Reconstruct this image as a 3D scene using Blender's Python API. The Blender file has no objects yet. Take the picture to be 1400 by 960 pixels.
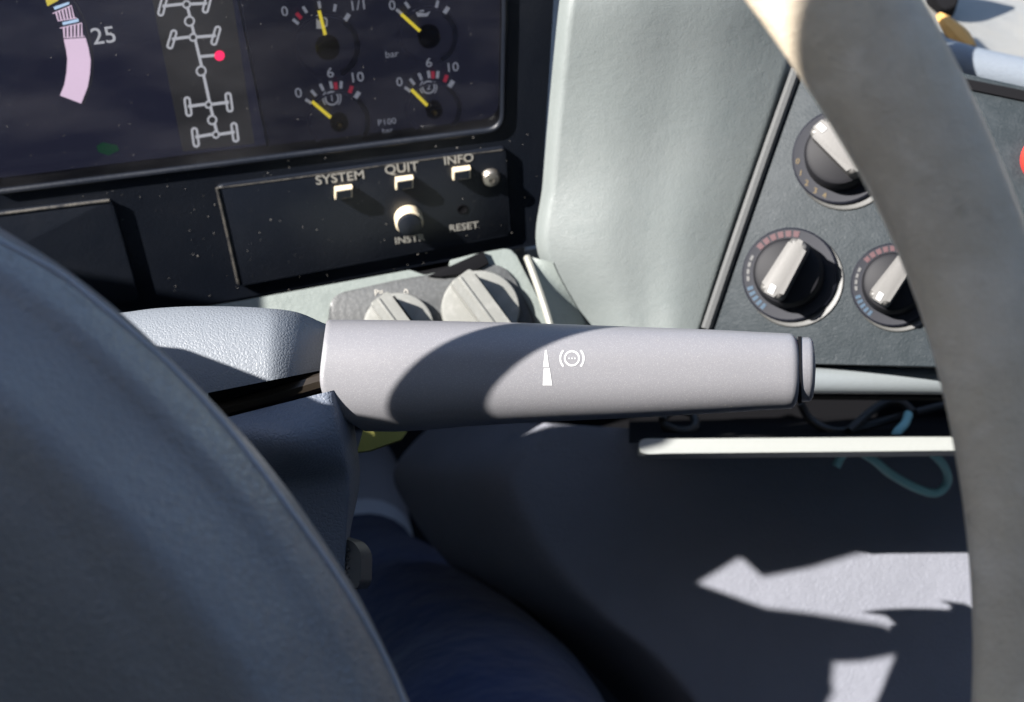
import bpy, bmesh, math, random
from mathutils import Vector, Matrix
from mathutils.geometry import tessellate_polygon
R_ = math.radians
random.seed(7)
S = bpy.context.scene
COL = S.collection

# ------------------------------------------------------------------ camera, sky, sun, exposure
F = 1867.0
zc = Vector((-.047, .78, .62)).normalized()
xc = Vector((.985, .141, -.103)); xc = (xc - xc.dot(zc) * zc).normalized()
yc = zc.cross(xc)
M3 = Matrix((xc, yc, zc))                       # camera axes -> world axes
EYE = Vector((0, 0, .95))
cd = bpy.data.cameras.new('camera'); cam = bpy.data.objects.new('camera', cd); COL.objects.link(cam)
cam.matrix_world = Matrix.Translation(EYE) @ M3.to_4x4()
cd.sensor_width = 36; cd.lens = 48; cd.clip_start = .01; cd.clip_end = 100
cd.dof.use_dof = True; cd.dof.focus_distance = .43; cd.dof.aperture_fstop = 17
S.camera = cam
SUN = M3 @ Vector((-1.05, .5, 1)).normalized()  # towards the sun
w = bpy.data.worlds.new('World'); S.world = w; w.use_nodes = True
nt = w.node_tree; bg = nt.nodes['Background']
sky = nt.nodes.new('ShaderNodeTexSky'); sky.sky_type = 'NISHITA'; sky.sun_disc = False
sky.sun_elevation = math.asin(SUN.z); sky.sun_rotation = math.atan2(SUN.x, SUN.y)
nt.links.new(sky.outputs[0], bg.inputs[0]); bg.inputs[1].default_value = .09
sd = bpy.data.lights.new('sun', 'SUN'); sd.energy = 5; sd.angle = R_(.3); sd.color = (1, .96, .92)
sun = bpy.data.objects.new('sun', sd); COL.objects.link(sun); sun.location = SUN * 5
sun.rotation_euler = SUN.to_track_quat('Z', 'Y').to_euler()
S.view_settings.view_transform = 'Standard'; S.view_settings.look = 'None'
S.view_settings.exposure = 1.7; S.view_settings.gamma = 1
S.render.engine = 'CYCLES'
S.cycles.max_bounces = 8; S.cycles.caustics_reflective = False; S.cycles.caustics_refractive = False

# ------------------------------------------------------------------ helpers
def P(px, py, d):
    return EYE + M3 @ Vector(((px - 700) / F * d, (480 - py) / F * d, -d))

class Fr:                                       # a flat frame in the world: u to the right, v up, h out of the surface
    def __init__(s, o, n, up=(0, 0, 1)):
        s.o = Vector(o); s.n = Vector(n).normalized(); up = Vector(up)
        s.v = (up - up.dot(s.n) * s.n).normalized(); s.u = s.v.cross(s.n)
    def pix(s, px, py):
        r = P(px, py, 1) - EYE; t = (s.o - EYE).dot(s.n) / r.dot(s.n); q = EYE + r * t - s.o
        return (q.dot(s.u), q.dot(s.v))
    def W(s, u, v, h=0): return s.o + s.u * u + s.v * v + s.n * h
    def pts(s, L): return [s.pix(*p) for p in L]

MATS = {}
def mat(name, col, rough=.5, metal=0, bump=None, var=None, spec=.5, coat=0, emit=None, sheen=0, speck=None, grime=None):
    if name in MATS: return MATS[name]
    m = bpy.data.materials.new(name); m.use_nodes = True; t = m.node_tree; b = t.nodes['Principled BSDF']
    b.inputs['Base Color'].default_value = (*col, 1); b.inputs['Roughness'].default_value = rough
    b.inputs['Metallic'].default_value = metal; b.inputs['Specular IOR Level'].default_value = spec
    b.inputs['Coat Weight'].default_value = coat; b.inputs['Sheen Weight'].default_value = sheen
    if emit:
        b.inputs['Emission Color'].default_value = (*emit[0], 1); b.inputs['Emission Strength'].default_value = emit[1]
    tc = t.nodes.new('ShaderNodeTexCoord'); geo = tc.outputs['Object']
    cur = None
    def mixcol(fac, c2, prev):
        mx = t.nodes.new('ShaderNodeMix'); mx.data_type = 'RGBA'
        t.links.new(fac, mx.inputs[0])
        if prev is None: mx.inputs[6].default_value = (*col, 1)
        else: t.links.new(prev, mx.inputs[6])
        mx.inputs[7].default_value = (*c2, 1); return mx.outputs[2]
    def noise(scale, detail=4, rough=.6, stretch=None):
        n = t.nodes.new('ShaderNodeTexNoise'); n.inputs['Scale'].default_value = scale
        n.inputs['Detail'].default_value = detail; n.inputs['Roughness'].default_value = rough
        if stretch:
            mp = t.nodes.new('ShaderNodeMapping'); mp.inputs['Scale'].default_value = stretch
            t.links.new(geo, mp.inputs[0]); t.links.new(mp.outputs[0], n.inputs[0])
        else: t.links.new(geo, n.inputs[0])
        return n.outputs[0]
    def ramp(s, a, b2):
        r = t.nodes.new('ShaderNodeMapRange'); r.inputs[1].default_value = a; r.inputs[2].default_value = b2
        t.links.new(s, r.inputs[0]); return r.outputs[0]
    if var:                                     # list of (scale, lo, hi, colour)
        for sc, lo, hi, c2 in var: cur = mixcol(ramp(noise(sc), lo, hi), c2, cur)
    if speck:                                   # scale, size, colour : fine bright grains
        sc, sz, c2 = speck
        v = t.nodes.new('ShaderNodeTexVoronoi'); v.inputs['Scale'].default_value = sc; t.links.new(geo, v.inputs[0])
        f = ramp(v.outputs['Distance'], sz, sz * .5)
        sep = t.nodes.new('ShaderNodeSeparateColor'); t.links.new(v.outputs['Color'], sep.inputs[0])
        mu = t.nodes.new('ShaderNodeMath'); mu.operation = 'MULTIPLY'
        t.links.new(f, mu.inputs[0]); t.links.new(ramp(sep.outputs[0], .55, .8), mu.inputs[1])
        cur = mixcol(mu.outputs[0], c2, cur)
    if cur is not None: t.links.new(cur, b.inputs['Base Color'])
    if grime: t.links.new(ramp(noise(grime[0]), .3, .7), (rr := t.nodes.new('ShaderNodeMapRange')).inputs[0]); \
        setattr(rr.inputs[3], 'default_value', grime[1]); setattr(rr.inputs[4], 'default_value', grime[2]); \
        t.links.new(rr.outputs[0], b.inputs['Roughness'])
    if bump:                                    # list of (kind, scale, metres)
        prev = None
        for kind, sc, dist in bump:
            if kind == 'cell':
                v = t.nodes.new('ShaderNodeTexVoronoi'); v.feature = 'DISTANCE_TO_EDGE'; v.inputs['Scale'].default_value = sc
                wn = t.nodes.new('ShaderNodeTexNoise'); wn.inputs['Scale'].default_value = sc * .6
                va = t.nodes.new('ShaderNodeVectorMath'); va.operation = 'MULTIPLY_ADD'
                t.links.new(geo, wn.inputs[0]); t.links.new(wn.outputs[1], va.inputs[0])
                va.inputs[1].default_value = (.9 / sc,) * 3; t.links.new(geo, va.inputs[2]); t.links.new(va.outputs[0], v.inputs[0])
                h = ramp(v.outputs['Distance'], 0, .25)
            elif kind == 'flake':
                v = t.nodes.new('ShaderNodeTexVoronoi'); v.inputs['Scale'].default_value = sc; t.links.new(geo, v.inputs[0]); h = v.outputs['Distance']
            else: h = noise(sc, 3, .6)
            bp = t.nodes.new('ShaderNodeBump'); bp.inputs['Distance'].default_value = dist; bp.inputs['Strength'].default_value = 1
            t.links.new(h, bp.inputs['Height'])
            if prev: t.links.new(prev, bp.inputs['Normal'])
            prev = bp.outputs[0]
        t.links.new(prev, b.inputs['Normal'])
    MATS[name] = m; return m

def tag(o, label=None, cat=None, group=None, kind=None):
    for k, v in (('label', label), ('category', cat), ('group', group), ('kind', kind)):
        if v: o[k] = v
    return o
def empty(name, loc, label, cat, group=None):
    o = bpy.data.objects.new(name, None); o.empty_display_size = .02; COL.objects.link(o); o.location = loc
    WLOC[o] = Vector(loc); return tag(o, label, cat, group)
WLOC = {}
def mk(name, verts, faces, m, parent=None, smooth=True, angle=40, origin=None):
    verts = [Vector(v) for v in verts]
    c = Vector(origin) if origin else sum(verts, Vector()) / len(verts)
    me = bpy.data.meshes.new(name); me.from_pydata([v - c for v in verts], [], faces)
    bm = bmesh.new(); bm.from_mesh(me); bmesh.ops.recalc_face_normals(bm, faces=bm.faces); bm.to_mesh(me); bm.free()
    me.materials.append(m); o = bpy.data.objects.new(name, me); COL.objects.link(o)
    if smooth:
        me.shade_smooth()
        me.set_sharp_from_angle(angle=R_(angle))
    WLOC[o] = c
    if parent: o.parent = parent; o.location = c - WLOC[parent]
    else: o.location = c
    return o
def frombm(name, bm, m, parent=None, smooth=True, angle=40):
    bm.verts.index_update()
    v = [x.co.copy() for x in bm.verts]; f = [[y.index for y in x.verts] for x in bm.faces]; bm.free()
    return mk(name, v, f, m, parent, smooth, angle)
def bm_prism(fr, uv, h0, h1, bev=0, seg=2, bm=None):
    bm2 = bmesh.new()
    top = [bm2.verts.new(fr.W(u, v, h1)) for u, v in uv]; bot = [bm2.verts.new(fr.W(u, v, h0)) for u, v in uv]
    n = len(uv); ft = bm2.faces.new(top); bm2.faces.new(bot[::-1])
    for i in range(n): bm2.faces.new((top[i], bot[i], bot[(i + 1) % n], top[(i + 1) % n]))
    if bev: bmesh.ops.bevel(bm2, geom=list(ft.edges), offset=bev, segments=seg, affect='EDGES', profile=.6, clamp_overlap=True)
    if bm is None: return bm2
    me = bpy.data.meshes.new('t'); bm2.to_mesh(me); bm2.free(); bm.from_mesh(me); bpy.data.meshes.remove(me); return bm
def prism(name, fr, uv, h0, h1, m, parent=None, bev=0, seg=2, angle=35):
    return frombm(name, bm_prism(fr, uv, h0, h1, bev, seg), m, parent, True, angle)
def rnd(pts, r, n=5):                           # round the corners of a polygon
    out = []; k = len(pts)
    for i in range(k):
        a, b, c = Vector(pts[i - 1]), Vector(pts[i]), Vector(pts[(i + 1) % k])
        rr = r[i] if isinstance(r, (list, tuple)) else r
        if rr <= 0: out.append(tuple(b)); continue
        d1 = (a - b).normalized(); d2 = (c - b).normalized(); l = min(rr, (a - b).length * .45, (c - b).length * .45)
        p, q = b + d1 * l, b + d2 * l
        for j in range(n + 1):
            t = j / n; out.append(tuple((1 - t) ** 2 * p + 2 * t * (1 - t) * b + t * t * q))
    return out
def circ(c, r, n=32, a0=0, a1=2 * math.pi, close=False):
    full = abs(a1 - a0 - 2 * math.pi) < 1e-6
    return [(c[0] + r * math.cos(a0 + (a1 - a0) * i / (n if full else n - 1)), c[1] + r * math.sin(a0 + (a1 - a0) * i / (n if full else n - 1))) for i in range(n)]
def strip(fr, A, B, h, h2=None):                # ribbon between two polylines
    v = [fr.W(*a, h) for a in A] + [fr.W(*b, h if h2 is None else h2) for b in B]; n = len(A)
    return v, [(i, i + 1, n + i + 1, n + i) for i in range(n - 1)]
def lathe(name, fr, c, prof, m, parent=None, n=40, angle=35):   # prof: list of (r, h)
    v = []; f = []
    for r, h in prof:
        for i in range(n):
            a = 2 * math.pi * i / n; v.append(fr.W(c[0] + r * math.cos(a), c[1] + r * math.sin(a), h))
    for j in range(len(prof) - 1):
        for i in range(n): f.append((j * n + i, j * n + (i + 1) % n, (j + 1) * n + (i + 1) % n, (j + 1) * n + i))
    if prof[-1][0] > 0: f.append(tuple((len(prof) - 1) * n + i for i in range(n)))
    return mk(name, v, f, m, parent, True, angle)
def smoothpath(pts, n=8):
    pts = [Vector(p) for p in pts]; out = []
    for i in range(len(pts) - 1):
        a, b, c, d = pts[max(i - 1, 0)], pts[i], pts[i + 1], pts[min(i + 2, len(pts) - 1)]
        for j in range(n):
            t = j / n
            out.append(.5 * ((2 * b) + (c - a) * t + (2 * a - 5 * b + 4 * c - d) * t * t + (3 * b - a - 3 * c + d) * t ** 3))
    out.append(pts[-1]); return out
def tube(name, pts, r, m, parent=None, n=12, sm=6, closed=False, flat=1):
    pts = smoothpath(pts, sm) if sm else [Vector(p) for p in pts]
    k = len(pts); v = []; f = []; prevn = None
    for i, p in enumerate(pts):
        t = (pts[min(i + 1, k - 1)] - pts[max(i - 1, 0)]).normalized()
        if prevn is None: a = t.orthogonal().normalized()
        else: a = (prevn - prevn.dot(t) * t).normalized()
        prevn = a; b = t.cross(a); rr = r(i / (k - 1)) if callable(r) else r
        for j in range(n):
            an = 2 * math.pi * j / n; v.append(p + a * rr * math.cos(an) + b * rr * math.sin(an))
    for i in range(k - 1):
        for j in range(n): f.append((i * n + j, i * n + (j + 1) % n, (i + 1) * n + (j + 1) % n, (i + 1) * n + j))
    f.append(tuple(range(n))[::-1]); f.append(tuple((k - 1) * n + j for j in range(n)))
    return mk(name, v, f, m, parent)
def grid(name, fn, nu, nv, m, parent=None, angle=60):
    v = [fn(i / nu, j / nv) for j in range(nv + 1) for i in range(nu + 1)]
    f = [(j * (nu + 1) + i, j * (nu + 1) + i + 1, (j + 1) * (nu + 1) + i + 1, (j + 1) * (nu + 1) + i) for j in range(nv) for i in range(nu)]
    return mk(name, v, f, m, parent, True, angle)
def lerp(a, b, t): return a + (b - a) * t
def curve(pts, t):                              # piecewise interpolation of a list of tuples, smooth
    x = t * (len(pts) - 1); i = min(int(x), len(pts) - 2); q = x - i
    a, b, c, d = pts[max(i - 1, 0)], pts[i], pts[i + 1], pts[min(i + 2, len(pts) - 1)]
    return tuple(.5 * (2 * B + (C - A) * q + (2 * A - 5 * B + 4 * C - D) * q * q + (3 * B - A - 3 * C + D) * q ** 3) for A, B, C, D in zip(a, b, c, d))
def text(name, s, fr, px, py, hpx, m, parent, h=.0003, ext=.00015, bold=0, rot=0, sx=1):
    cu = bpy.data.curves.new('t', 'FONT'); cu.body = s; cu.align_x = 'CENTER'; cu.align_y = 'CENTER'
    cu.size = 1; cu.offset = bold; cu.resolution_u = 3
    to = bpy.data.objects.new('t', cu); COL.objects.link(to)
    me = bpy.data.meshes.new_from_object(to.evaluated_get(bpy.context.evaluated_depsgraph_get()))
    bpy.data.objects.remove(to); bpy.data.curves.remove(cu)
    c = fr.pix(px, py); c2 = fr.pix(px, py - hpx); sz = math.hypot(c2[0] - c[0], c2[1] - c[1]) / .69
    cr, sr = math.cos(rot), math.sin(rot)
    v = []
    for q in me.vertices:
        a, b = q.co.x * sz * sx, q.co.y * sz
        v.append(fr.W(c[0] + a * cr - b * sr, c[1] + a * sr + b * cr, h))
    f = [tuple(p.vertices) for p in me.polygons]; bpy.data.meshes.remove(me)
    return mk(name, v, f, m, parent, False)
def plate_hole(name, fr, outer, holes, h0, h1, m, parent=None):
    loops = [outer] + holes
    polys = [[Vector((u, v, 0)) for u, v in l] for l in loops]
    tris = tessellate_polygon(polys); flat = [p for l in loops for p in l]; n = len(flat)
    v = [fr.W(u, w_, h1) for u, w_ in flat] + [fr.W(u, w_, h0) for u, w_ in flat]
    f = [tuple(t) for t in tris] + [tuple(i + n for i in t[::-1]) for t in tris]; o = 0
    for l in loops:
        k = len(l)
        for i in range(k): f.append((o + i, o + (i + 1) % k, n + o + (i + 1) % k, n + o + i))
        o += k
    return mk(name, v, f, m, parent, True, 30)
def box(name, a, b, m, parent=None, bev=0):
    fr = Fr((0, 0, 0), (0, 0, 1), (0, 1, 0))
    return prism(name, fr, [(a[0], a[1]), (b[0], a[1]), (b[0], b[1]), (a[0], b[1])], a[2], b[2], m, parent, bev)

# ------------------------------------------------------------------ materials
m_pale = mat('pale_vinyl', (.140, .157, .153), .5, bump=[('noise', 45, .0004), ('cell', 1000, .00005), ('noise', 400, .0001)],
             var=[(14, .35, .75, (.156, .171, .167)), (60, .5, .8, (.130, .148, .145))], grime=(30, .4, .62))
m_trim = mat('pale_trim', (.165, .187, .175), .5, bump=[('noise', 500, .0002)], var=[(120, .5, .75, (.135, .155, .145))])
m_lever = mat('silver_paint', (.195, .194, .205), .40, .15, spec=.3, bump=[('noise', 2600, .00004)], speck=(4200, .4, (.33, .32, .32)),
              var=[(3000, .4, .7, (.178, .176, .186))])
m_white = mat('white_print', (.50, .50, .50), .6)
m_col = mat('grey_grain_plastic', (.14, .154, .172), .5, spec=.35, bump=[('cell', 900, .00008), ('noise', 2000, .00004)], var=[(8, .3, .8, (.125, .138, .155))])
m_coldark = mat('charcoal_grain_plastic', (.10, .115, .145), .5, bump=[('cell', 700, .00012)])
m_hub = mat('slate_leather', (.135, .134, .138), .32, spec=.75, bump=[('cell', 650, .0001), ('noise', 60, .00035)], var=[(18, .4, .8, (.155, .155, .155))], grime=(25, .24, .42))
m_seam = mat('slate_seam', (.26, .28, .32), .5, bump=[('noise', 800, .0003)])
m_rim = mat('worn_grey_leather', (.62, .525, .39), .36, bump=[('noise', 55, .0008), ('cell', 620, .00006), ('noise', 300, .00012)],
            var=[(13, .36, .66, (.51, .43, .33)), (36, .50, .74, (.69, .60, .48)), (20, .54, .74, (.43, .355, .27)), (75, .58, .76, (.70, .61, .49)), (130, .62, .78, (.42, .35, .26))], grime=(16, .18, .48))
m_black = mat('satin_black_plastic', (.006, .008, .013), .38, bump=[('noise', 700, .00012)], grime=(20, .3, .5))
m_matte = mat('matte_black', (.006, .006, .007), .85, spec=.06)
m_screen = mat('screen_glass', (.004, .0045, .007), .12, spec=.5, emit=((.02, .022, .045), 0.203))
m_lcdpink = mat('lcd_pink', (.02, .02, .02), .3, emit=((.72, .55, .72), 0.338))
m_lcdwhite = mat('lcd_white', (.02, .02, .02), .3, emit=((.55, .56, .62), 0.248))
m_lcdgrey = mat('lcd_grey', (.01, .01, .01), .3, emit=((.03, .03, .034), 0.248))
m_lcdblue = mat('lcd_blue', (.02, .02, .02), .3, emit=((.45, .62, .85), 0.338))
m_lcdyel = mat('lcd_yellow', (.02, .02, .02), .3, emit=((.75, .62, .1), 0.270))
m_lcdred = mat('lcd_red', (.02, .0, .0), .3, emit=((1, .02, .12), 0.450))
m_lcdgreen = mat('lcd_green', (.0, .02, .0), .3, emit=((.006, .03, .018), 0.360))
m_gface = mat('gauge_face', (.006, .0065, .009), .35, emit=((.015, .016, .03), 0.180))
m_gprint = mat('gauge_print', (.55, .55, .62), .5, emit=((.4, .42, .5), .12))
m_gred = mat('gauge_red', (.55, .05, .08), .5, emit=((.5, .04, .08), .12))
m_needle = mat('yellow_needle', (.75, .58, .03), .5, emit=((.75, .6, .05), .25))
m_gring = mat('gauge_ring', (.11, .105, .15), .3)
m_brass = mat('brass_pin', (.5, .33, .1), .35, .8)
m_cream = mat('cream_plastic', (.62, .53, .38), .45)
m_print = mat('cream_print', (.36, .345, .31), .6)
m_steel = mat('worn_steel', (.5, .46, .4), .3, .9, bump=[('noise', 900, .0003)])
m_swplate = mat('speckled_grey_plate', (.062, .064, .064), .45, bump=[('noise', 600, .0002)], var=[(600, .45, .7, (.085, .088, .088))])
m_knob = mat('grey_knob', (.19, .192, .178), .35, bump=[('noise', 700, .0001)], var=[(200, .5, .8, (.25, .25, .235))])
m_hvac = mat('charcoal_panel', (.013, .0185, .022), .55, spec=.22, bump=[('noise', 900, .0002)], var=[(160, .45, .7, (.021, .027, .031)), (700, .6, .75, (.04, .046, .05))])
m_hring = mat('knob_ring', (.008, .009, .014), .5, spec=.25)
m_hknob = mat('dark_knob', (.011, .011, .013), .55, spec=.15)
m_satin = mat('satin_grey_grip', (.10, .097, .092), .42, .2, bump=[('noise', 900, .00002)])
m_litrecess = mat('lit_knob_recess', (.055, .055, .052), .5)
m_amber = mat('amber_print', (.10, .065, .015), .6)
m_pblue = mat('blue_print', (.005, .03, .06), .6)
m_gmark = mat('grey_print', (.07, .07, .07), .6)
m_pred = mat('red_print', (.04, .006, .01), .6)
m_redbtn = mat('red_plastic', (.7, .03, .02), .35)
m_knee = mat('blue_grey_panel', (.176, .182, .208), .65, spec=.06, bump=[('cell', 500, .0002), ('noise', 40, .001)], var=[(20, .35, .75, (.158, .164, .188))])
m_rail = mat('grey_rail', (.155, .172, .178), .4, bump=[('noise', 600, .0001)])
m_shelf = mat('pale_shelf', (.24, .25, .238), .5, bump=[('noise', 500, .0001)])
m_pad = mat('blue_grey_pad', (.17, .195, .225), .5, bump=[('cell', 800, .00012)])
m_bead = mat('satin_bead', (.07, .072, .072), .4, bump=[('noise', 500, .0001)])
m_ledge = mat('cream_grey_vinyl', (.24, .235, .215), .5, bump=[('noise', 60, .0008)], var=[(20, .4, .7, (.20, .205, .20))])
m_teal = mat('teal_cord', (.30, .58, .55), .5, bump=[('noise', 900, .0003)])
m_jean = mat('denim', (.018, .03, .082), .9, spec=.15, bump=[('noise', 900, .0005), ('noise', 18, .008)], var=[(25, .4, .7, (.028, .044, .11))], sheen=.2)
m_shoe = mat('grey_suede', (.42, .40, .42), .8, bump=[('noise', 400, .0005)])
m_sock = mat('white_collar', (.75, .75, .78), .8)
m_yellow = mat('yellow_sheet', (.13, .125, .01), .6)
m_foam = mat('brown_foam', (.55, .3, .08), .8, bump=[('noise', 300, .001)])
m_cream2 = mat('cream_edge', (.22, .22, .19), .5)
m_cab = mat('cab_lining', (.5, .47, .42), .8, bump=[('noise', 300, .0005)])
m_floor = mat('rubber_floor', (.025, .025, .028), .8, spec=.15, bump=[('noise', 200, .001)])
m_dust = mat('dust', (.30, .285, .26), .5)
m_wire = mat('brown_wire', (.02, .017, .014), .6)
m_glass = bpy.data.materials.new('clear_pane'); m_glass.use_nodes = True
_t = m_glass.node_tree; _t.nodes.clear(); _o = _t.nodes.new('ShaderNodeOutputMaterial'); _mx = _t.nodes.new('ShaderNodeMixShader')
_tr = _t.nodes.new('ShaderNodeBsdfTransparent'); _gl = _t.nodes.new('ShaderNodeBsdfGlossy'); _gl.inputs['Roughness'].default_value = .06
_fr = _t.nodes.new('ShaderNodeFresnel'); _fr.inputs[0].default_value = 1.5
_t.links.new(_fr.outputs[0], _mx.inputs[0]); _t.links.new(_tr.outputs[0], _mx.inputs[1]); _t.links.new(_gl.outputs[0], _mx.inputs[2]); 
_df = _t.nodes.new('ShaderNodeBsdfDiffuse'); _df.inputs[0].default_value = (.6, .58, .6, 1); _mx2 = _t.nodes.new('ShaderNodeMixShader')
_tc = _t.nodes.new('ShaderNodeTexCoord'); _mp = _t.nodes.new('ShaderNodeMapping'); _mp.inputs['Scale'].default_value = (9, 9, 26); _mp.inputs['Rotation'].default_value = (0, .5, 0)
_nz = _t.nodes.new('ShaderNodeTexNoise'); _nz.inputs['Scale'].default_value = 1.6; _nz.inputs['Detail'].default_value = 6
_mr = _t.nodes.new('ShaderNodeMapRange'); _mr.inputs[1].default_value = .42; _mr.inputs[2].default_value = .72; _mr.inputs[3].default_value = .004; _mr.inputs[4].default_value = .042
_t.links.new(_tc.outputs['Object'], _mp.inputs[0]); _t.links.new(_mp.outputs[0], _nz.inputs[0]); _t.links.new(_nz.outputs[0], _mr.inputs[0])
_t.links.new(_mr.outputs[0], _mx2.inputs[0]); _t.links.new(_mx.outputs[0], _mx2.inputs[1]); _t.links.new(_df.outputs[0], _mx2.inputs[2]); _t.links.new(_mx2.outputs[0], _o.inputs[0])

# ------------------------------------------------------------------ cab shell (floor, roof, walls) and unseen door, openings shaped to place the sun
def struct(o): o['kind'] = 'structure'; return o
struct(box('floor', (-.7, -.9, .02), (1.9, 1.6, .06), m_floor))
struct(box('roof', (-.7, -.9, 1.75), (1.9, -.1, 1.8), m_cab))
struct(box('rear_wall', (-.7, -.95, .06), (1.9, -.9, 1.5), m_cab))
struct(box('side_wall', (1.85, -.9, .06), (1.9, 1.6, 1.3), m_floor))
struct(box('front_wall', (-.7, 1.3, .06), (1.85, 1.35, .72), m_floor))
XD = -.45                                       # inner face of the door
def along(L): return [(y + SUN.y * (XD + .6) / SUN.x, z + SUN.z * (XD + .6) / SUN.x) for y, z in L]
fd = Fr((XD, 0, 0), (1, 0, 0))                  # u = +Y, v = +Z
SUN_HOLE = along([(.085, 1.40), (.12, 1.345), (.158, 1.258), (.170, 1.235), (.172, 1.12), (.203, 1.138), (.2075, 1.153), (.2115, 1.156), (.220, 1.168), (.2125, 1.19), (.2035, 1.211), (.2045, 1.2185),
                   (.221, 1.208), (.232, 1.192), (.243, 1.176), (.256, 1.155), (.282, 1.131), (.281, 1.193), (.260, 1.197), (.255, 1.222), (.250, 1.245), (.252, 1.262), (.266, 1.262),
                   (.285, 1.225), (.30, 1.192), (.333, 1.152), (.350, 1.172), (.366, 1.172), (.374, 1.146), (.386, 1.115), (.407, 1.07), (.45, 1.05), (.70, 1.02), (.72, 1.40), (.62, 1.80), (.06, 1.80), (.029, 1.531), (.017, 1.509)])  # outline shaped to cast the sun patches and shade, not a real window
RIM_SUN_HOLE = along([(-.30, 1.30), (-.022, 1.40), (-.022, 1.443), (-.30, 1.45)])  # second opening, added to let sun onto the lower rim
s_ = -1 if fd.u.y < 0 else 1
door = plate_hole('door', fd, [(s_ * -.9, .06), (s_ * 1.6, .06), (s_ * 1.6, 1.75), (s_ * -.9, 1.75)],
                  [[(s_ * a, b) for a, b in h] for h in (SUN_HOLE, RIM_SUN_HOLE)], -.03, 0, m_cab)
tag(door, 'grey lined unseen cab door left of the wheel, opening shaped to cast sun patches', 'door')

# ------------------------------------------------------------------ instrument cluster
fc = Fr(P(345, 300, .622), (0, -1, 0))          # front face of the housing
fs = Fr(fc.o + Vector((0, .012, 0)), (0, -1, 0))  # screen, set back
clu = empty('instrument_cluster', P(345, 420, .6), 'black instrument cluster with lit screen, four small gauges and a row of buttons', 'instrument cluster')
outer = fc.pts([(-500, -500), (803, -500), (757, 0), (737, 335), (640, 352), (195, 432), (-500, 560)])
hole = fc.pts([(-300, -400), (690, -400), (690, 20), (687, 176), (0, 262), (-300, 298)])
hole = rnd(hole, [.0, .0, 0, .008, 0, 0], 6)
plate_hole('housing', fc, outer, [hole], -.06, 0, m_black, clu)
lip = [fc.W(u, v, .0004) for u, v in hole[1:-1]]
tube('lip', lip, .0013, m_black, clu, 8, 0)
sc = fs.pts([(-350, -450), (760, -450), (740, 225), (-350, 330)])
prism('screen', fs, sc, -.003, 0, m_screen, clu)
D = .0004
def quad(name, pl, m, h=D, par=None, fr=fs):
    return mk(name, [fr.W(*fr.pix(*p), h) for p in pl], [tuple(range(len(pl)))], m, par or clu, False)
disp = mk('speed_display', [fs.W(*fs.pix(*p), .0002) for p in [(-200, -100), (-100, -100), (-100, -90), (-200, -90)]], [(0, 1, 2, 3)], m_lcdgrey, clu, False)
# coloured arc of the round scale
oa = [(117, 51), (121, 65), (124, 82), (123, 100), (120, 118), (111, 141)]; ia = [(87, 53), (90, 66), (92, 80), (91, 98), (88, 115), (82, 130)]
v, f = strip(fs, fs.pts(oa), fs.pts(ia), D); mk('arc_segment', v, f, m_lcdpink, disp, False)
for (A, B, C, E_) in (((82, 38), (112, 31), (116, 49), (87, 51)), ((72, 18), (98, 7), (105, 24), (79, 28))):
    vs = []; fcs = []
    for k in range(6):
        a, b = k / 6 + .03, k / 6 + .115
        up = lambda t: (lerp(A[0], B[0], t), lerp(A[1], B[1], t)); dn = lambda t: (lerp(E_[0], C[0], t), lerp(E_[1], C[1], t))
        n0 = len(vs); sh = .10
        for p in (up(min(a + sh, 1)), up(min(b + sh, 1)), dn(max(b - .05, 0)), dn(max(a - .05, 0))): vs.append(fs.W(*fs.pix(*p), D))
        fcs.append((n0, n0 + 1, n0 + 2, n0 + 3))
    mk('hatched_segment', vs, fcs, m_lcdpink, disp, False)
    for p, q in ((A, B), (C, E_)):
        d = Vector((q[0] - p[0], q[1] - p[1])).normalized(); nn = Vector((-d.y, d.x)) * .6
        mk('segment_outline', [fs.W(*fs.pix(p[0] + s * nn.x, p[1] + s * nn.y), D) for s in (-1, 1)] + [fs.W(*fs.pix(q[0] + s * nn.x, q[1] + s * nn.y), D) for s in (1, -1)], [(0, 1, 2, 3)], m_lcdpink, disp, False)
quad('arc_tick', [(85, 30), (107, 25), (108, 29), (86, 34)], m_lcdblue, D, disp)
quad('arc_tick', [(73, 9), (94, 2), (95, 5), (75, 13)], m_lcdblue, D, disp)
quad('arc_segment', [(50, -40), (76, -45), (80, 0), (65, 8)], m_lcdyel, D, disp)
oo = smoothpath([Vector((*p, 0)) for p in [(85, -20), (100, 0), (112, 22), (121, 50), (126, 82), (124, 110), (113, 142)]], 5)
v, f = strip(fs, [fs.pix(p.x, p.y) for p in oo], [fs.pix(p.x + 1.6, p.y) for p in oo], D); mk('arc_outline', v, f, m_lcdgrey, disp, False)
text('scale_number', '25', fs, 142, 49, 22, m_lcdwhite, disp, D, bold=.004)
quad('green_indicator', [(132, 199), (140, 194), (160, 198), (163, 205), (148, 212), (134, 207)], m_lcdgreen)
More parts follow.
